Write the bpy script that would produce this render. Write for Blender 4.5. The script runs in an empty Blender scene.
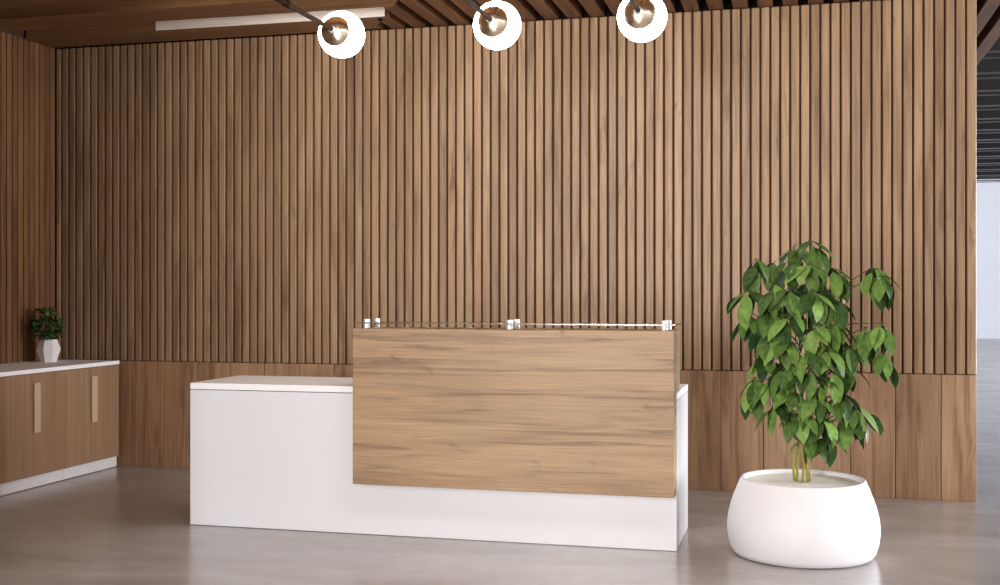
import bpy, bmesh, math, random
from mathutils import Vector, Matrix, Quaternion
random.seed(7)
C = bpy.context.scene.collection
sc = bpy.context.scene

# ------------------------------------------------------------------ view
sc.view_settings.view_transform = 'Standard'
sc.view_settings.look = 'None'
sc.view_settings.exposure = 0.0
sc.view_settings.gamma = 1.0
sc.view_settings.use_curve_mapping = False

def srgb(r, g, b):
    def l(v):
        v /= 255.0
        return v / 12.92 if v <= 0.04045 else ((v + 0.055) / 1.055) ** 2.4
    return (l(r), l(g), l(b), 1.0)

# ------------------------------------------------------------------ materials
def new_mat(name):
    m = bpy.data.materials.new(name); m.use_nodes = True
    nt = m.node_tree; nt.nodes.clear()
    out = nt.nodes.new('ShaderNodeOutputMaterial')
    b = nt.nodes.new('ShaderNodeBsdfPrincipled')
    nt.links.new(b.outputs[0], out.inputs[0])
    return m, nt, b

def plain(name, col, rough=0.5, metal=0.0, bump=0.0, bscale=60, var=0.0, vscale=6, coat=0.0, spec=0.5):
    m, nt, b = new_mat(name); N = nt.nodes; L = nt.links
    b.inputs['Roughness'].default_value = rough
    b.inputs['Metallic'].default_value = metal
    b.inputs['Specular IOR Level'].default_value = spec
    b.inputs['Coat Weight'].default_value = coat
    b.inputs['Base Color'].default_value = col
    tc = N.new('ShaderNodeTexCoord')
    n = N.new('ShaderNodeTexNoise'); n.inputs['Scale'].default_value = vscale; n.inputs['Detail'].default_value = 4
    L.new(tc.outputs['Object'], n.inputs['Vector'])
    mx = N.new('ShaderNodeMix'); mx.data_type = 'RGBA'
    mx.inputs[6].default_value = tuple(c * (1 - var) for c in col[:3]) + (1,)
    mx.inputs[7].default_value = tuple(min(1, c * (1 + var)) for c in col[:3]) + (1,)
    L.new(n.outputs[0], mx.inputs[0]); L.new(mx.outputs[2], b.inputs['Base Color'])
    if bump:
        n2 = N.new('ShaderNodeTexNoise'); n2.inputs['Scale'].default_value = bscale; n2.inputs['Detail'].default_value = 3
        L.new(tc.outputs['Object'], n2.inputs['Vector'])
        bp = N.new('ShaderNodeBump'); bp.inputs['Strength'].default_value = bump; bp.inputs['Distance'].default_value = 0.005
        L.new(n2.outputs[0], bp.inputs['Height']); L.new(bp.outputs[0], b.inputs['Normal'])
    return m

def wood(name, dark, mid, light, axis='Z', across=9.0, along=0.7, rough=0.5, island=True,
         island_var=0.25, streak=0.55, knots=0.5, spec=0.35, fine=1.0, base_lo=0.28):
    """long-grained veneer: broad cathedral bands, narrow dark streaks, fibre and small knots"""
    m, nt, b = new_mat(name); N = nt.nodes; L = nt.links
    b.inputs['Roughness'].default_value = rough
    b.inputs['Specular IOR Level'].default_value = spec
    tc = N.new('ShaderNodeTexCoord')
    vec = tc.outputs['Object']
    geo = N.new('ShaderNodeNewGeometry')
    if island:
        off = N.new('ShaderNodeVectorMath'); off.operation = 'SCALE'
        off.inputs[0].default_value = (37.0, 51.0, 43.0)
        L.new(geo.outputs['Random Per Island'], off.inputs['Scale'])
        ad = N.new('ShaderNodeVectorMath'); ad.operation = 'ADD'
        L.new(vec, ad.inputs[0]); L.new(off.outputs[0], ad.inputs[1]); vec = ad.outputs[0]
    def mapped(ac, al):
        mp = N.new('ShaderNodeMapping')
        s = {'X': (al, ac, ac), 'Y': (ac, al, ac), 'Z': (ac, ac, al)}[axis]
        mp.inputs['Scale'].default_value = s
        L.new(vec, mp.inputs['Vector']); return mp.outputs[0]
    def noise(v, scale, detail, rough_=0.55, dist=0.0):
        n = N.new('ShaderNodeTexNoise'); n.inputs['Scale'].default_value = scale
        n.inputs['Detail'].default_value = detail; n.inputs['Roughness'].default_value = rough_
        n.inputs['Distortion'].default_value = dist
        L.new(v, n.inputs['Vector']); return n.outputs[0]
    def ramp(v, stops):
        r = N.new('ShaderNodeValToRGB'); e = r.color_ramp.elements
        e[0].position, e[0].color = stops[0]; e[1].position, e[1].color = stops[-1]
        for p, c in stops[1:-1]:
            q = e.new(p); q.color = c
        L.new(v, r.inputs[0]); return r.outputs[0]
    def mix(fac, a, c, mode='MIX'):
        x = N.new('ShaderNodeMix'); x.data_type = 'RGBA'; x.blend_type = mode
        for sock, val in ((x.inputs[0], fac), (x.inputs[6], a), (x.inputs[7], c)):
            if isinstance(val, (int, float, tuple)): sock.default_value = val
            else: L.new(val, sock)
        return x.outputs[2]
    g = (lambda k: (k, k, k, 1))
    base = noise(mapped(across, along), 1.0, 5, 0.6, 0.8)
    col = ramp(base, [(base_lo, dark), (0.45, mid), (0.72, light)])
    st = ramp(noise(mapped(across * 2.6, along * 0.9), 1.0, 4, 0.6, 1.2), [(0.53, g(0)), (0.64, g(1)), (0.72, g(0.2))])
    sm = N.new('ShaderNodeMath'); sm.operation = 'MULTIPLY'; sm.inputs[1].default_value = streak
    L.new(st, sm.inputs[0])
    col = mix(sm.outputs[0], col, dark)
    fb = ramp(noise(mapped(across * 14, along * 3), 1.0, 3, 0.7), [(0.3, g(1 - 0.22 * fine)), (0.7, g(1 + 0.1 * fine))])
    col = mix(1.0, col, fb, 'MULTIPLY')
    kn = ramp(noise(mapped(across * 1.3, along * 4.5), 1.0, 3, 0.5, 0.6), [(0.66, g(0)), (0.76, g(1))])
    km = N.new('ShaderNodeMath'); km.operation = 'MULTIPLY'; km.inputs[1].default_value = knots
    L.new(kn, km.inputs[0])
    col = mix(km.outputs[0], col, tuple(c * 0.55 for c in dark[:3]) + (1,))
    if island:
        iv = ramp(geo.outputs['Random Per Island'], [(0.0, g(1 - island_var)), (0.5, g(1.0)), (1.0, g(1 + island_var * 0.5))])
        col = mix(1.0, col, iv, 'MULTIPLY')
    L.new(col, b.inputs['Base Color'])
    bp = N.new('ShaderNodeBump'); bp.inputs['Strength'].default_value = 0.12; bp.inputs['Distance'].default_value = 0.002
    L.new(fb, bp.inputs['Height']); L.new(bp.outputs[0], b.inputs['Normal'])
    return m

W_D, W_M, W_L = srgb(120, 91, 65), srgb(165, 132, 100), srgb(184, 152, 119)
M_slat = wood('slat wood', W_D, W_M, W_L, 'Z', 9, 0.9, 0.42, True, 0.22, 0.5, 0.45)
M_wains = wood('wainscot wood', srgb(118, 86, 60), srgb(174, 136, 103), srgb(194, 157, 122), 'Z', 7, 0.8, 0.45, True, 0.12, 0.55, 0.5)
M_dark_slat = wood('dark slat wood', srgb(76, 48, 27), srgb(114, 78, 48), srgb(130, 92, 58), 'Z', 9, 0.9, 0.45, True, 0.16, 0.4, 0.3)  # darker, redder tone than the back wall slats
M_riser = wood('counter wood', srgb(112, 86, 64), srgb(163, 132, 98), srgb(178, 148, 113), 'X', 7.5, 0.8, 0.45, False, 0, 0.7, 0.6, base_lo=0.12)
M_cab = wood('cabinet wood', srgb(118, 90, 66), srgb(152, 119, 90), srgb(166, 134, 104), 'Z', 14, 0.35, 0.5, False, 0, 0.3, 0.0)
M_beamY = wood('ceiling beam wood', srgb(70, 44, 27), srgb(110, 74, 48), srgb(130, 92, 62), 'Y', 9, 0.7, 0.45, False, 0, 0.4, 0.3)
M_beamX = wood('ceiling board wood', srgb(84, 56, 34), srgb(128, 90, 58), srgb(150, 110, 74), 'X', 7, 0.5, 0.38, False, 0, 0.4, 0.2)
M_pale = wood('pale lit edge', srgb(236, 220, 206), srgb(246, 234, 222), srgb(250, 240, 230), 'X', 8, 0.5, 0.4, False, 0, 0.1, 0.0)
M_back = plain('dark backing', srgb(66, 41, 25), 0.8, var=0.1)
M_black = plain('black deck', srgb(20, 16, 14), 0.9, var=0.2, spec=0.1)
M_white = plain('white lacquer', srgb(224, 224, 226), 0.28, var=0.01, coat=0.0)
M_top = plain('white worktop', srgb(246, 244, 244), 0.65, var=0.01, spec=0.15)
M_plinth = plain('white plinth', srgb(225, 220, 218), 0.4, var=0.02)
M_pot = plain('matt white planter', srgb(226, 225, 226), 0.5, var=0.01, bump=0.02, bscale=120)
M_vase = plain('white ceramic', srgb(232, 226, 224), 0.4, var=0.01)
M_soil = plain('cream gravel', srgb(240, 236, 224), 0.9, bump=0.4, bscale=90, var=0.12, vscale=70)
M_dirt = plain('dark potting soil', srgb(50, 38, 28), 0.9, bump=0.5, bscale=200, var=0.3, vscale=60)
M_chrome = plain('polished steel', (0.93, 0.80, 0.62, 1), 0.22, 1.0, var=0.02)
M_standoff = plain('satin steel', (0.93, 0.93, 0.93, 1), 0.42, 0.55, var=0.02)
M_bronze = plain('dark bronze rod', srgb(42, 26, 15), 0.8, 0.0, var=0.1, spec=0.05)
M_handle = plain('champagne handle', srgb(196, 170, 142), 0.4, 0.0, var=0.04)
M_hallwall = plain('pale plaster', srgb(226, 228, 236), 0.8, bump=0.15, bscale=4, var=0.06, vscale=1.5)
M_wallpaint = plain('pale wall paint', srgb(205, 200, 195), 0.8, var=0.03)
M_grey = plain('grey metal slat', srgb(62, 60, 62), 0.6, 0.0, var=0.1)
M_wallwood = wood('panelled wood', srgb(90, 64, 46), srgb(130, 98, 74), srgb(150, 116, 90), 'Z', 7, 0.8, 0.5, False)
M_mull = plain('grey window metal', srgb(90, 92, 96), 0.4, 0.5, var=0.05)
M_stem = plain('green brown stem', srgb(150, 142, 62), 0.6, var=0.35, vscale=40)
M_twig = plain('dark twig', srgb(74, 70, 40), 0.6, var=0.25, vscale=40)

def glass_mat():
    m, nt, b = new_mat('clear glass')
    b.inputs['Base Color'].default_value = (0.9, 0.93, 0.9, 1)
    b.inputs['Roughness'].default_value = 0.12
    b.inputs['Transmission Weight'].default_value = 1.0
    b.inputs['IOR'].default_value = 1.45
    return m
M_glass = glass_mat()

def opal_mat():
    m, nt, b = new_mat('lit opal glass')
    b.inputs['Base Color'].default_value = (0.95, 0.93, 0.9, 1)
    b.inputs['Roughness'].default_value = 0.2
    b.inputs['Emission Color'].default_value = (1.0, 0.93, 0.84, 1)
    b.inputs['Emission Strength'].default_value = 30.0
    return m
M_opal = opal_mat()

def floor_mat():
    m, nt, b = new_mat('polished concrete'); N = nt.nodes; L = nt.links
    tc = N.new('ShaderNodeTexCoord')
    def noise(sc_, det, ro, vec=None, dist=0.0):
        n = N.new('ShaderNodeTexNoise'); n.inputs['Scale'].default_value = sc_
        n.inputs['Detail'].default_value = det; n.inputs['Roughness'].default_value = ro
        n.inputs['Distortion'].default_value = dist
        L.new(vec or tc.outputs['Object'], n.inputs['Vector']); return n.outputs[0]
    mp = N.new('ShaderNodeMapping'); mp.inputs['Scale'].default_value = (0.7, 1.5, 1)
    L.new(tc.outputs['Object'], mp.inputs['Vector'])
    r = N.new('ShaderNodeValToRGB'); e = r.color_ramp.elements
    e[0].position, e[0].color = 0.3, srgb(158, 149, 145)
    e[1].position, e[1].color = 0.7, srgb(186, 179, 176)
    L.new(noise(1.3, 9, 0.62, mp.outputs[0], 0.7), r.inputs[0])
    r2 = N.new('ShaderNodeValToRGB'); e = r2.color_ramp.elements
    e[0].position, e[0].color = 0.25, (0.9, 0.9, 0.9, 1)
    e[1].position, e[1].color = 0.75, (1.06, 1.06, 1.06, 1)
    L.new(noise(9, 6, 0.7), r2.inputs[0])
    mx = N.new('ShaderNodeMix'); mx.data_type = 'RGBA'; mx.blend_type = 'MULTIPLY'; mx.inputs[0].default_value = 1
    L.new(r.outputs[0], mx.inputs[6]); L.new(r2.outputs[0], mx.inputs[7])
    L.new(mx.outputs[2], b.inputs['Base Color'])
    rr = N.new('ShaderNodeMapRange'); rr.inputs[3].default_value = 0.17; rr.inputs[4].default_value = 0.27
    L.new(noise(2.2, 6, 0.6), rr.inputs[0]); L.new(rr.outputs[0], b.inputs['Roughness'])
    b.inputs['Specular IOR Level'].default_value = 0.7
    bp = N.new('ShaderNodeBump'); bp.inputs['Strength'].default_value = 0.03; bp.inputs['Distance'].default_value = 0.01
    L.new(noise(5, 5, 0.6), bp.inputs['Height']); L.new(bp.outputs[0], b.inputs['Normal'])
    return m
M_floor = floor_mat()

def leaf_mat(name, top, top2, back, rough):
    m, nt, b = new_mat(name); N = nt.nodes; L = nt.links
    geo = N.new('ShaderNodeNewGeometry'); tc = N.new('ShaderNodeTexCoord')
    n = N.new('ShaderNodeTexNoise'); n.inputs['Scale'].default_value = 45; n.inputs['Detail'].default_value = 3
    L.new(tc.outputs['Object'], n.inputs['Vector'])
    ad = N.new('ShaderNodeMath'); ad.operation = 'MULTIPLY_ADD'; ad.inputs[1].default_value = 0.6
    L.new(n.outputs[0], ad.inputs[0])
    mu = N.new('ShaderNodeMath'); mu.operation = 'MULTIPLY'; mu.inputs[1].default_value = 0.65
    L.new(geo.outputs['Random Per Island'], mu.inputs[0]); L.new(mu.outputs[0], ad.inputs[2])
    mx = N.new('ShaderNodeMix'); mx.data_type = 'RGBA'; mx.inputs[6].default_value = top; mx.inputs[7].default_value = top2
    pw = N.new('ShaderNodeMath'); pw.operation = 'POWER'; pw.inputs[1].default_value = 1.9; pw.use_clamp = True
    L.new(ad.outputs[0], pw.inputs[0]); L.new(pw.outputs[0], mx.inputs[0])
    m2 = N.new('ShaderNodeMix'); m2.data_type = 'RGBA'; m2.inputs[7].default_value = back
    L.new(geo.outputs['Backfacing'], m2.inputs[0]); L.new(mx.outputs[2], m2.inputs[6])
    L.new(m2.outputs[2], b.inputs['Base Color'])
    b.inputs['Roughness'].default_value = rough
    b.inputs['Specular IOR Level'].default_value = 0.16
    return m
M_leaf = leaf_mat('glossy leaf', srgb(14, 44, 14), srgb(126, 160, 76), srgb(44, 72, 34), 0.5)
M_leaf2 = leaf_mat('small dark leaf', srgb(30, 58, 30), srgb(92, 122, 66), srgb(60, 88, 48), 0.4)

# ------------------------------------------------------------------ helpers
def obj(name, bm, mat, parent=None, smooth=False, loc=None):
    me = bpy.data.meshes.new(name); bm.to_mesh(me); bm.free()
    me.materials.append(mat)
    if smooth:
        for p in me.polygons: p.use_smooth = True
    o = bpy.data.objects.new(name, me); C.objects.link(o)
    if parent: o.parent = parent
    if loc: o.location = loc
    return o

def tag(o, label, cat, group=None):
    o['label'] = label; o['category'] = cat
    if group: o['group'] = group
    return o

def thing(name, label, cat, loc=(0, 0, 0), rz=0, group=None):
    o = bpy.data.objects.new(name, None); C.objects.link(o)
    o.empty_display_size = 0.1
    o.location = loc; o.rotation_euler = (0, 0, rz)
    return tag(o, label, cat, group)

def struct(name, bm, mat, parent=None):
    o = obj(name, bm, mat, parent)
    if parent is None: o['kind'] = 'structure'
    return o

def add_box(bm, x0, x1, y0, y1, z0, z1, bev=0.0, seg=2):
    vs = [bm.verts.new(p) for p in ((x0, y0, z0), (x1, y0, z0), (x1, y1, z0), (x0, y1, z0),
                                    (x0, y0, z1), (x1, y0, z1), (x1, y1, z1), (x0, y1, z1))]
    fs = [bm.faces.new([vs[i] for i in f]) for f in ((0, 3, 2, 1), (4, 5, 6, 7), (0, 1, 5, 4), (1, 2, 6, 5), (2, 3, 7, 6), (3, 0, 4, 7))]
    if bev:
        es = list({e for f in fs for e in f.edges})
        bmesh.ops.bevel(bm, geom=es, offset=bev, segments=seg, affect='EDGES', profile=0.5)
    return bm

def box(*a, **k):
    return add_box(bmesh.new(), *a, **k)

def add_lathe(bm, prof, seg=48, cx=0, cy=0, cap0=False, cap1=False, a0=0.0):
    rings = []
    for r, z in prof:
        rings.append([bm.verts.new((cx + r * math.cos(a0 + 2 * math.pi * k / seg), cy + r * math.sin(a0 + 2 * math.pi * k / seg), z)) for k in range(seg)])
    for a, b_ in zip(rings, rings[1:]):
        for k in range(seg):
            bm.faces.new((a[k], a[(k + 1) % seg], b_[(k + 1) % seg], b_[k]))
    if cap0: bm.faces.new(list(reversed(rings[0])))
    if cap1: bm.faces.new(rings[-1])
    return bm

def add_tube(bm, pts, rad, seg=8, caps=True):
    pts = [Vector(p) for p in pts]
    rads = rad if isinstance(rad, (list, tuple)) else [rad] * len(pts)
    rings = []; up = None
    for i, p in enumerate(pts):
        d = (pts[min(i + 1, len(pts) - 1)] - pts[max(i - 1, 0)]).normalized()
        if up is None:
            up = d.orthogonal().normalized()
        up = (up - d * up.dot(d)).normalized()
        s = d.cross(up)
        rings.append([bm.verts.new(p + (up * math.cos(2 * math.pi * k / seg) + s * math.sin(2 * math.pi * k / seg)) * rads[i]) for k in range(seg)])
    for a, b_ in zip(rings, rings[1:]):
        for k in range(seg):
            bm.faces.new((a[k], a[(k + 1) % seg], b_[(k + 1) % seg], b_[k]))
    if caps:
        bm.faces.new(list(reversed(rings[0]))); bm.faces.new(rings[-1])
    return bm

def leaf_shape(bm, base, t, n, length, width, bend=0.6, fold=0.25, petiole=0.12):
    """an oval pointed leaf: starts at base, runs along t with face normal n, droops by bend, folds along the midrib"""
    t = t.normalized(); n = (n - t * n.dot(t)).normalized(); s = t.cross(n)
    prof = ((0.0, 0.05), (0.10, 0.46), (0.26, 0.86), (0.44, 1.0), (0.62, 0.9), (0.78, 0.62), (0.91, 0.26), (1.0, 0.0))
    p = Vector(base); ang = 0; prev = 0; rows = []
    p = p + t * length * petiole
    for u, w in prof:
        du = (u - prev) * length; prev = u
        ang = bend * u
        d = t * math.cos(ang) - n * math.sin(ang)
        nn = n * math.cos(ang) + t * math.sin(ang)
        p = p + d * du
        hw = w * width * 0.5
        mid = bm.verts.new(p)
        if hw < 1e-4:
            rows.append((mid,)); continue
        lf = [bm.verts.new(p + s * hw * q + nn * hw * abs(q) * fold * (1 if abs(q) < 0.7 else 0.8)) for q in (-1, -0.55, 0.55, 1)]
        rows.append((lf[0], lf[1], mid, lf[2], lf[3]))
    for a, b_ in zip(rows, rows[1:]):
        if len(b_) == 5:
            for k in range(4): bm.faces.new((a[k], a[k + 1], b_[k + 1], b_[k]))
        else:
            for k in range(4): bm.faces.new((a[k], a[k + 1], b_[0]))

# ------------------------------------------------------------------ key dimensions (metres; camera stands over the origin)
WY = 7.22            # face of the slatted wall
WX0, WX1 = -5.11, 0.986
CZ = 2.937           # underside of the ceiling boards
HZ = 3.96            # underside of the hall ceiling slats

# ------------------------------------------------------------------ setting: floor
struct('floor', box(-14, 12.2, -6, 34, -0.1, 0.0), M_floor)

# back wall: core, slats, wainscot
wb = struct('wall_back', box(WX0 - 0.1, WX1, WY + 0.022, WY + 0.16, 0.0, CZ), M_back)
bm = bmesh.new()
pitch = 0.0582; gap0 = -0.583; wz = 0.735
k = -78
edges = []
while gap0 + k * pitch < WX1 + 0.001:
    edges.append(gap0 + k * pitch); k += 1
edges = [e for e in edges if WX0 + 0.01 < e < WX1 - 0.02]
gw = 0.0115
xs = [WX0] + edges
for a, b_ in zip(xs, xs[1:] + [WX1 + gw / 2]):
    x0, x1 = a + gw / 2, min(b_ - gw / 2, WX1)
    if x1 - x0 > 0.01:
        add_box(bm, x0, x1, WY, WY + 0.026, wz, CZ - 0.004, 0.006, 2)
obj('slat_cladding', bm, M_slat, wb)
obj('header_light_stop', box(WX0 - 0.1, 1.31, WY + 0.03, WY + 0.16, CZ + 0.001, CZ + 0.299), M_black, wb)  # black board added to stop hall light leaking over the wall
bm = bmesh.new()
xs = [0.7935 - 0.2525 * j for j in range(30)]
xs = sorted([x for x in xs if x > WX0 + 0.05]) + [WX1]
p = WX0
for x in xs:
    add_box(bm, p + 0.002, x - 0.002, WY - 0.001, WY + 0.03, 0.0, wz - 0.003, 0.002, 1); p = x
obj('wainscot', bm, M_wains, wb)

# left wall: finer slats running to the floor
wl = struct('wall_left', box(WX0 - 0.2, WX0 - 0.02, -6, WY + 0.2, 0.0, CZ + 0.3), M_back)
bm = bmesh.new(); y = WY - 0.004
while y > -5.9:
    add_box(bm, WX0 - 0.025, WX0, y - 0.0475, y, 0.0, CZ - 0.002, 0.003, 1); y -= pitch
obj('slat_cladding', bm, M_dark_slat, wl)

# ceiling: dark deck, boards running along the wall on the left, beams running away from the viewer on the right
cl = struct('ceiling', box(-5.3, 1.31, -6, 10.65, CZ + 0.30, CZ + 0.42), M_black)
def seam(y): return -2.382 + 0.58 * (6.661 - y)
k = 0; Yb = 7.2
while Yb > -5.5:
    Yf = Yb - 0.306
    xa, xb = min(seam(Yf), 1.3), min(seam(Yb), 1.3)
    bm = bmesh.new()
    pl = [(WX0, Yf), (xa, Yf), (xb, Yb), (WX0, Yb)]
    lo = [bm.verts.new((x, y_, CZ)) for x, y_ in pl]; hi = [bm.verts.new((x, y_, CZ + 0.11)) for x, y_ in pl]
    bm.faces.new(lo[::-1]); bm.faces.new(hi)
    for i in range(4): bm.faces.new((lo[i], lo[(i + 1) % 4], hi[(i + 1) % 4], hi[i]))
    o = obj('ceiling_board', bm, M_beamX, cl)
    if k == 0:
        obj('lit_edge_strip', box(-4.12, xa - 0.002, Yf - 0.004, Yf - 0.0005, CZ + 0.001, CZ + 0.109), M_pale, o)  # pale strip painted in for globe light; ends where that light fades
    Yb -= 0.54; k += 1
obj('ceiling_lining', box(WX0, -2.3, -5.5, WY, CZ + 0.115, CZ + 0.14), M_beamX, cl)
for j in range(28):
    x0 = -2.739 + 0.1465 * j
    if x0 > 1.25: break
    ys = max(6.661 - (x0 + 0.088 + 2.382) / 0.58 + 0.06, -5.5)
    obj('beam', box(x0, x0 + 0.088, ys, 10.6, CZ, CZ + 0.16, bev=0.002, seg=1), M_beamY, cl)

# taller hall seen past the end of the slatted wall
ch = struct('ceiling.001', box(-14, 12.2, -6, 34, HZ + 0.12, HZ + 0.3), M_black)
bm = bmesh.new(); y = 8.8
while y < 33:
    add_box(bm, -14, 12.0, y, y + 0.02, HZ, HZ + 0.022)
    add_box(bm, -14, 12.0, y + 0.36, y + 0.375, HZ, HZ + 0.014); y += 1.4
obj('ceiling_slats', bm, M_grey, ch)
struct('wall_far', box(-14, 12.2, 32.0, 32.2, 0, HZ + 0.15), M_hallwall)
# unseen street side, assumed for daylight: glazed wall on the right, windows behind the viewer
wr = struct('wall_right', box(12.0, 12.2, -6, 2.4, 0, HZ + 0.15), M_wallpaint)
obj('lintel', box(12.0, 12.2, 2.4, 34, HZ - 0.05, HZ + 0.15), M_wallpaint, wr)
for yy in range(6, 35, 4):
    obj('mullion', box(12.02, 12.12, yy, yy + 0.07, 0, HZ), M_mull, wr)
wf = struct('wall_front', box(-5.3, -2.9, -2.7, -2.5, 0, HZ + 0.15), M_wallwood)
obj('wall_panel', box(-1.3, 12.2, -2.7, -2.5, 0, HZ + 0.15), M_wallpaint, wf)
obj('lintel', box(-2.9, -1.3, -2.7, -2.5, 2.85, HZ + 0.15), M_wallpaint, wf)
for xx in (-2.9, -1.37):
    obj('mullion', box(xx, xx + 0.07, -2.65, -2.55, 0, 2.85), M_mull, wf)
struct('wall_occluder', box(-3.1, -2.9, -2.5, 2.2, 0, CZ - 0.002), M_wallwood)   # unseen wall added to shade the left end of the slatted wall

# ------------------------------------------------------------------ reception desk
DX0, DX1, DY0, DY1, DZ = -3.082, -0.560, 5.490, 6.045, 0.741
RX0, RX1, RY0, RY1, RZ = -2.131, -0.560, 5.370, 5.632, 1.036
desk = thing('reception_desk', 'long white reception desk with a raised oak-look counter panel and glass shelf', 'reception desk', (-1.82, 5.77, 0))
def dl(bm):  # to the desk's own frame
    bmesh.ops.translate(bm, verts=bm.verts, vec=(1.82, -5.77, 0)); return bm
bm = bmesh.new()
add_box(bm, DX0, DX1, DY0, DY0 + 0.03, 0.0025, DZ - 0.036, 0.002)          # front
add_box(bm, DX0, DX0 + 0.03, DY0 + 0.031, DY1, 0.0025, DZ - 0.036, 0.002)  # left end
add_box(bm, DX1 - 0.03, DX1, DY0 + 0.031, DY1, 0.0025, DZ - 0.036, 0.002)  # right end
add_box(bm, DX0 + 0.031, DX1 - 0.031, DY1 - 0.25, DY1 - 0.23, 0.0025, DZ - 0.036)  # modesty back
obj('body', dl(bm), M_white, desk)
obj('desktop', dl(box(DX0, DX1, DY0, DY1, DZ - 0.033, DZ, bev=0.003)), M_top, desk)
bm = bmesh.new()
for x in (DX0 + 0.05, -1.82, DX1 - 0.05):
    for y_ in (DY0 + 0.05, DY1 - 0.05):
        add_lathe(bm, [(0.018, 0), (0.018, 0.0025)], 16, x, y_, True, True)
add_box(bm, DX0 + 0.004, DX1 - 0.004, DY0 + 0.004, DY0 + 0.02, 0.0, 0.0028)
obj('plinth', dl(bm), M_mull, desk)
# raised counter: face panel, ends, top
obj('counter_panel', dl(box(RX0, RX1, RY0, RY0 + 0.115, 0.271, RZ, bev=0.004)), M_riser, desk)
obj('counter_end', dl(box(RX0, RX0 + 0.03, RY0 + 0.117, RY1, DZ, RZ, bev=0.002)), M_cab, desk)
obj('counter_end', dl(box(RX1 - 0.03, RX1, RY0 + 0.117, RY1, DZ, RZ, bev=0.002)), M_cab, desk)
obj('counter_top', dl(box(RX0 + 0.031, RX1 - 0.031, RY0 + 0.117, RY1, RZ - 0.03, RZ, bev=0.002)), M_riser, desk)
GZ = RZ + 0.023
obj('glass_shelf', dl(box(RX0, RX1 + 0.004, RY0 + 0.02, RY1 + 0.02, GZ, GZ + 0.006)), M_glass, desk)
for x in (-2.079, -1.350, -0.610):
    for y_ in (5.432, 5.572):
        bm = bmesh.new()
        add_lathe(bm, [(0.0155, RZ), (0.0165, RZ + 0.001), (0.0165, GZ - 0.0005)], 20, x, y_, True, True)
        add_lathe(bm, [(0.0165, GZ + 0.0065), (0.0165, GZ + 0.020), (0.0150, GZ + 0.022)], 20, x, y_, True, True)
        o = obj('standoff', dl(bm), M_standoff, desk); o['label'] = 'round steel standoff'

# ------------------------------------------------------------------ cabinets along the left wall
CXF = -4.575
def cabinet(y0, y1, label):
    t = thing('storage_cabinet', label, 'cabinet', (CXF, (y0 + y1) / 2, 0), 0, None)
    h = (y1 - y0) / 2
    bm = bmesh.new()
    add_box(bm, -0.52, -0.019, -h + 0.001, -h + 0.019, 0.078, 0.711)
    add_box(bm, -0.52, -0.019, h - 0.019, h - 0.001, 0.078, 0.711)
    add_box(bm, -0.52, -0.019, -h + 0.02, h - 0.02, 0.078, 0.096)
    add_box(bm, -0.52, -0.505, -h + 0.02, h - 0.02, 0.097, 0.711)
    obj('carcass', bm, M_cab, t)
    d = obj('door', box(-0.018, 0.0, -h + 0.0012, h - 0.0012, 0.078, 0.709, bev=0.0015, seg=1), M_cab, t)
    hb = bmesh.new()
    add_box(hb, 0.0005, 0.014, -0.03, 0.03, 0.344, 0.651, 0.003)
    ho = obj('handle', hb, M_handle, d); ho['label'] = 'pale flat upright handle'
    obj('plinth', box(-0.50, -0.018, -h + 0.001, h - 0.001, 0.004, 0.077, bev=0.001, seg=1), M_plinth, t)
    return t
cabinet(6.571, 7.176, 'wood-fronted cabinet with pale handle, nearest the corner and slatted back wall')
cabinet(5.966, 6.571, 'wood-fronted cabinet with pale handle, just left of the corner cabinet')
cabinet(5.361, 5.966, 'wood-fronted cabinet only glimpsed at the left edge of the photo')
wt = obj('worktop', box(-0.535, 0.004, -0.9115, 0.9075, 0.0, 0.026, bev=0.002), M_top, None, loc=(CXF, 6.27, 0.712))
tag(wt, 'thin white worktop running along the top of the wooden cabinets', 'worktop')

# ------------------------------------------------------------------ small plant in a faceted vase
VX, VY = -4.95, 6.918
sp = thing('potted_plant', 'small bushy plant in a faceted white pot on the cabinet worktop', 'plant', (VX, VY, 0.738))
bm = bmesh.new()
add_lathe(bm, [(0.054, 0.0), (0.084, 0.085), (0.058, 0.152), (0.050, 0.152), (0.070, 0.088), (0.05, 0.05)], 8, cap0=True, cap1=True, a0=0.2)
obj('pot', bm, M_vase, sp)
bm = bmesh.new(); add_lathe(bm, [(0.0528, 0.128), (0.0528, 0.140)], 8, cap0=True, cap1=True, a0=0.2)
bmesh.ops.scale(bm, verts=bm.verts, vec=(0.93, 0.93, 1)); obj('soil', bm, M_dirt, sp)
fb = bmesh.new(); sb = bmesh.new()
rnd = random.Random(3)
for i in range(62):
    az = rnd.uniform(0, 2 * math.pi); rr = rnd.random() ** 0.5 * 0.092; hh = 0.172 + rnd.random() * 0.19
    lim = math.sqrt(max(0.05, 1 - ((hh - 0.25) / 0.11) ** 2)); rr *= min(1, lim)
    tip = Vector((rr * math.cos(az) - 0.018, rr * math.sin(az), hh))
    b0 = Vector((0.02 * math.cos(az), 0.02 * math.sin(az), 0.135))
    add_tube(sb, [b0, b0.lerp(tip, 0.55) + Vector((0, 0, 0.01)), tip], [0.0022, 0.0018, 0.001], 5)
    for q in range(5):
        a2 = az + rnd.uniform(-1.6, 1.6); e = rnd.uniform(-0.7, 0.8)
        t = Vector((math.cos(a2) * math.cos(e), math.sin(a2) * math.cos(e), math.sin(e)))
        n = Vector((-math.cos(a2) * math.sin(e), -math.sin(a2) * math.sin(e), math.cos(e))) + Vector((rnd.uniform(-.4, .4), rnd.uniform(-.4, .4), 0))
        leaf_shape(fb, tip, t, n, rnd.uniform(0.035, 0.05), rnd.uniform(0.022, 0.03), 0.5, 0.2)
obj('stems', sb, M_twig, sp); obj('foliage', fb, M_leaf2, sp, True)

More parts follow.
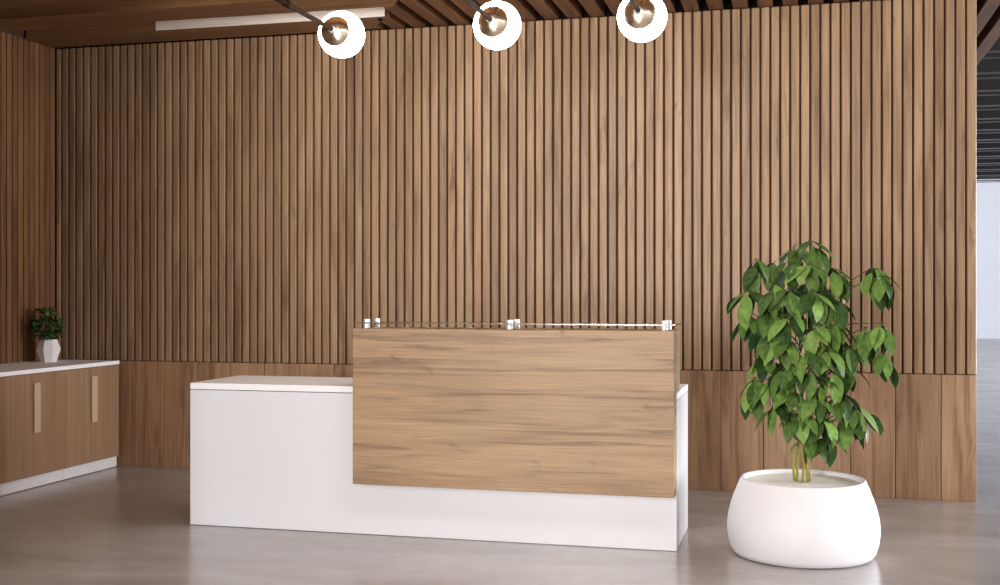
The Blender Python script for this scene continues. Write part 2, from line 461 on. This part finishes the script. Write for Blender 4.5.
# ------------------------------------------------------------------ big planter with leafy tree
PX, PY = 0.010, 5.590
pt = thing('potted_tree', 'leafy green indoor tree in a large round white planter beside the desk', 'potted plant', (PX, PY, 0))
prof = [(0.298, 0.004), (0.313, 0.007), (0.327, 0.028), (0.338, 0.065), (0.3435, 0.105), (0.344, 0.140), (0.3395, 0.180), (0.329, 0.225),
        (0.314, 0.270), (0.297, 0.312), (0.285, 0.340), (0.282, 0.348), (0.278, 0.3525), (0.272, 0.353), (0.267, 0.350), (0.265, 0.345), (0.270, 0.300), (0.273, 0.28)]
bm = add_lathe(bmesh.new(), prof, 96, cap0=True)
obj('planter', bm, M_pot, pt, True)
bm = add_lathe(bmesh.new(), [(0.292, 0.0), (0.292, 0.0045)], 64, cap0=True, cap1=True)
obj('planter_foot', bm, M_mull, pt)
bm = bmesh.new(); rings = []
rnd = random.Random(5)
for q in range(1, 15):
    r = 0.268 * q / 14
    rings.append([bm.verts.new((r * math.cos(2 * math.pi * k / 64), r * math.sin(2 * math.pi * k / 64), 0.333 + (rnd.uniform(-.002, .002) if q < 14 else 0) + 0.004 * (1 - q / 14))) for k in range(64)])
bm.faces.new(rings[0])
for a, b_ in zip(rings, rings[1:]):
    for k in range(64): bm.faces.new((a[k], b_[k], b_[(k + 1) % 64], a[(k + 1) % 64]))
bmesh.ops.recalc_face_normals(bm, faces=bm.faces)
obj('gravel', bm, M_soil, pt, True)

# branch tips: (sideways, depth, height) in the tree's own frame, number of leaves, reach
S = 215.0
def P(px, py, dep):   # sideways and height read in metres from the trunk's axis and eye level
    return Vector(((px - 804) / S * 0.9, dep, 1.22 + (291 - py) / S))
tips = [(812, 242, -.03, 7), (795, 244, .04, 5), (757, 259, -.02, 6), (772, 262, .10, 5), (790, 262, -.10, 6), (812, 264, -.14, 6),
        (832, 266, -.04, 6), (845, 272, .05, 5), (868, 268, .00, 6), (878, 276, -.05, 6), (748, 290, -.06, 5), (772, 285, -.13, 6),
        (790, 288, -.18, 6), (815, 290, -.17, 6), (835, 298, -.10, 6), (750, 312, .02, 6), (768, 306, -.14, 6), (790, 312, -.2, 6),
        (815, 322, -.2, 6), (838, 320, -.12, 6), (862, 326, -.04, 6), (876, 322, -.1, 5), (765, 330, -.10, 6), (785, 338, -.18, 6), (808, 345, -.2, 5),
        (830, 345, -.16, 6), (852, 345, -.06, 5), (880, 352, .03, 4), (765, 352, -.08, 6), (850, 362, .05, 5), (788, 362, -.18, 6),
        (812, 366, -.2, 6), (834, 368, -.15, 6), (756, 378, .0, 6), (772, 376, -.10, 6), (752, 388, .06, 4), (795, 386, -.18, 6), (818, 390, -.16, 6),
        (842, 390, -.10, 6), (775, 400, -.10, 6), (858, 402, -.02, 6), (866, 408, .06, 4), (800, 405, -.14, 5), (826, 410, -.12, 6), (848, 416, -.03, 6),
        (810, 430, -.06, 5), (828, 430, -.04, 5), (815, 280, .15, 6), (785, 300, .16, 6), (840, 340, .16, 6), (790, 360, .18, 6), (820, 390, .15, 6), (780, 330, .2, 6), (815, 315, .2, 5)]
stem_b = bmesh.new(); twig_b = bmesh.new(); leaf_b = bmesh.new()
rnd = random.Random(11)
stems = []
for (bx, by, tx, ty, th) in ((-.020, -.02, -.05, .0, 1.40), (.016, -.03, .03, -.03, 1.43), (.030, .01, .10, .02, 1.28), (-.034, .015, -.12, .04, 1.22), (-.002, -.035, -.01, -.07, 1.15)):
    pts = []
    for q in range(9):
        u = q / 8
        pts.append(Vector((bx + (tx - bx) * u ** 1.8 + 0.008 * math.sin(q * 1.7 + bx * 90), by + (ty - by) * u ** 1.8, 0.31 + (th - 0.31) * u)))
    add_tube(stem_b, pts, [0.0062 - 0.0036 * q / 8 for q in range(9)], 8)
    stems.append(pts)
for (px, py, dep, nl) in tips:
    nl += 1
    if px > 858 and py < 380: px += 9
    if px < 760: px -= 4
    tip = P(px, py, dep)
    best = min(((pp - tip + Vector((0, 0, 0.10))).length, pp) for st in stems for pp in st[2:])[1] if False else None
    cand = [pp for st in stems for pp in st[2:] if pp.z < tip.z - 0.02]
    best = min(cand, key=lambda pp: (pp - (tip - Vector((0, 0, 0.12)))).length)
    mid = best.lerp(tip, 0.55) + Vector((0, 0, 0.012))
    add_tube(twig_b, [best, best.lerp(mid, 0.5) + Vector((0, 0, 0.008)), mid, tip], [0.0042, 0.0035, 0.0028, 0.0018], 6)
    out = Vector((tip.x * 1.3, tip.y - 0.10, 0))
    a0 = math.atan2(out.y, out.x)
    for q in range(nl):
        az = a0 + (q - (nl - 1) / 2) * (4.6 / nl) + rnd.uniform(-.35, .35)
        e = rnd.uniform(0.35, 1.25)
        h = Vector((math.cos(az), math.sin(az), 0))
        t = h * math.cos(e) - Vector((0, 0, 1)) * math.sin(e)
        n = h * math.sin(e) + Vector((0, 0, 1)) * math.cos(e) + Vector((rnd.uniform(-.45, .45), rnd.uniform(-.45, .25), 0))
        L_ = rnd.uniform(0.112, 0.155)
        base = tip + Vector((rnd.uniform(-.012, .012), rnd.uniform(-.012, .012), rnd.uniform(-.025, .012)))
        leaf_shape(leaf_b, base, t, n, L_, L_ * rnd.uniform(0.40, 0.5), rnd.uniform(0.3, 0.8), rnd.uniform(0.12, 0.3), 0.14)
        add_tube(twig_b, [tip, base, base + t * L_ * 0.16], 0.0012, 4)
obj('stems', stem_b, M_stem, pt, True)
obj('twigs', twig_b, M_twig, pt, True)
obj('foliage', leaf_b, M_leaf, pt, True)

# ------------------------------------------------------------------ globe lamps on bronze arms
GR = 0.120
def globe(x, y, z, label):
    t = thing('pendant_lamp', label, 'lamp', (x, y, z), 0, 'row of glass globe lamps under the ceiling')
    half = math.radians(42)
    bm = bmesh.new()
    pr_ = [(GR * math.sin(a), GR * math.cos(a)) for a in [half + (math.pi - 0.02 - half) * i / 28 for i in range(29)]]
    add_lathe(bm, pr_, 48, cap1=True)
    rot = Matrix.Rotation(math.radians(90), 4, 'X')      # pole +Z -> -Y
    bmesh.ops.rotate(bm, verts=bm.verts, matrix=rot.to_3x3(), cent=(0, 0, 0))
    bmesh.ops.recalc_face_normals(bm, faces=bm.faces)
    obj('glass_globe', bm, M_opal, t, True)
    bm = bmesh.new()
    R2 = GR * 0.985
    pr_ = [(R2 * math.sin(a), R2 * math.cos(a)) for a in [0.12 + (half + 0.03 - 0.12) * i / 12 for i in range(13)]]
    add_lathe(bm, pr_, 48)
    bmesh.ops.rotate(bm, verts=bm.verts, matrix=rot.to_3x3(), cent=(0, 0, 0))
    bmesh.ops.recalc_face_normals(bm, faces=bm.faces)
    for f in bm.faces:
        if f.normal.dot(f.calc_center_median()) < 0: f.normal_flip()
    obj('reflector_cap', bm, M_chrome, t, True)
    bm = add_tube(bmesh.new(), [(0, -GR * 0.93, 0), (0, -GR - 0.022, 0)], 0.018, 20)
    obj('collar', bm, M_standoff, t, True)
    bm = add_tube(bmesh.new(), [(0, -GR - 0.02, 0), (0, -1.35, 0)], 0.0125, 12)
    obj('arm', bm, M_bronze, t, True)
    bm = add_tube(bmesh.new(), [(0, -0.665, 0.012), (0, -0.665, CZ - z - 0.001)], 0.011, 12)
    add_tube(bm, [(-0.0, -0.69, 0), (0, -0.64, 0)], 0.018, 12)
    obj('hanger', bm, M_bronze, t, True)
    bm = bmesh.new(); add_lathe(bm, [(0.05, CZ - z - 0.02), (0.05, CZ - z + 0.0)], 24, 0, -0.665, True, True)
    obj('ceiling_rose', bm, M_mull, t)
    return t
globe(-2.306, 5.66, 2.55, 'lit glass globe lamp on a bronze arm, leftmost of the three')
globe(-1.472, 5.66, 2.55, 'lit glass globe lamp on a bronze arm, middle of the three')
globe(-0.745, 5.66, 2.55, 'lit glass globe lamp on a bronze arm, rightmost of the three, above the counter end')

# ------------------------------------------------------------------ light
def area(name, loc, rot, sx, sy, power, col):
    d = bpy.data.lights.new(name, 'AREA'); d.shape = 'RECTANGLE'; d.size = sx; d.size_y = sy
    d.energy = power; d.color = col
    o = bpy.data.objects.new(name, d); C.objects.link(o); o.location = loc; o.rotation_euler = rot
    return o
area('assumed_ceiling_light', (-0.2, 3.6, CZ - 0.02), (0, 0, 0), 3.0, 0.6, 45, (1.0, 0.95, 0.9))  # unseen lamp assumed from the shade under the counter panel; no fixture built
area('assumed_entrance_daylight', (-2.1, -2.52, 1.5), (math.pi / 2, 0, 0), 1.45, 2.6, 425, (1.0, 0.98, 0.985))  # assumed daylight from an unseen opening, placed to light desk fronts and slats
area('assumed_hall_daylight', (11.95, 5.5, 2.05), (math.pi / 2, 0, math.pi / 2), 6.0, 3.7, 1600, (0.92, 0.94, 1.0))  # assumed side daylight, unseen; added to light the desk end and cabinet doors
area('assumed_far_hall_daylight', (11.95, 17.0, 2.05), (math.pi / 2, 0, math.pi / 2), 12.0, 3.7, 4100, (0.92, 0.94, 1.0))  # assumed daylight further back, unseen; added to brighten the hall wall and floor

w = bpy.data.worlds.new('World'); sc.world = w; w.use_nodes = True
bg = w.node_tree.nodes['Background']
bg.inputs[0].default_value = (0.88, 0.93, 1.0, 1); bg.inputs[1].default_value = 1.1

# ------------------------------------------------------------------ camera
cd = bpy.data.cameras.new('Camera'); cam = bpy.data.objects.new('Camera', cd); C.objects.link(cam)
cam.location = (0, 0, 1.22); cam.rotation_euler = (math.pi / 2, 0, 0.25197)
cd.sensor_width = 36; cd.lens = 1166.95 / 1000 * 36
cd.shift_y = -1.64 / 1000
cd.clip_end = 200
sc.camera = cam
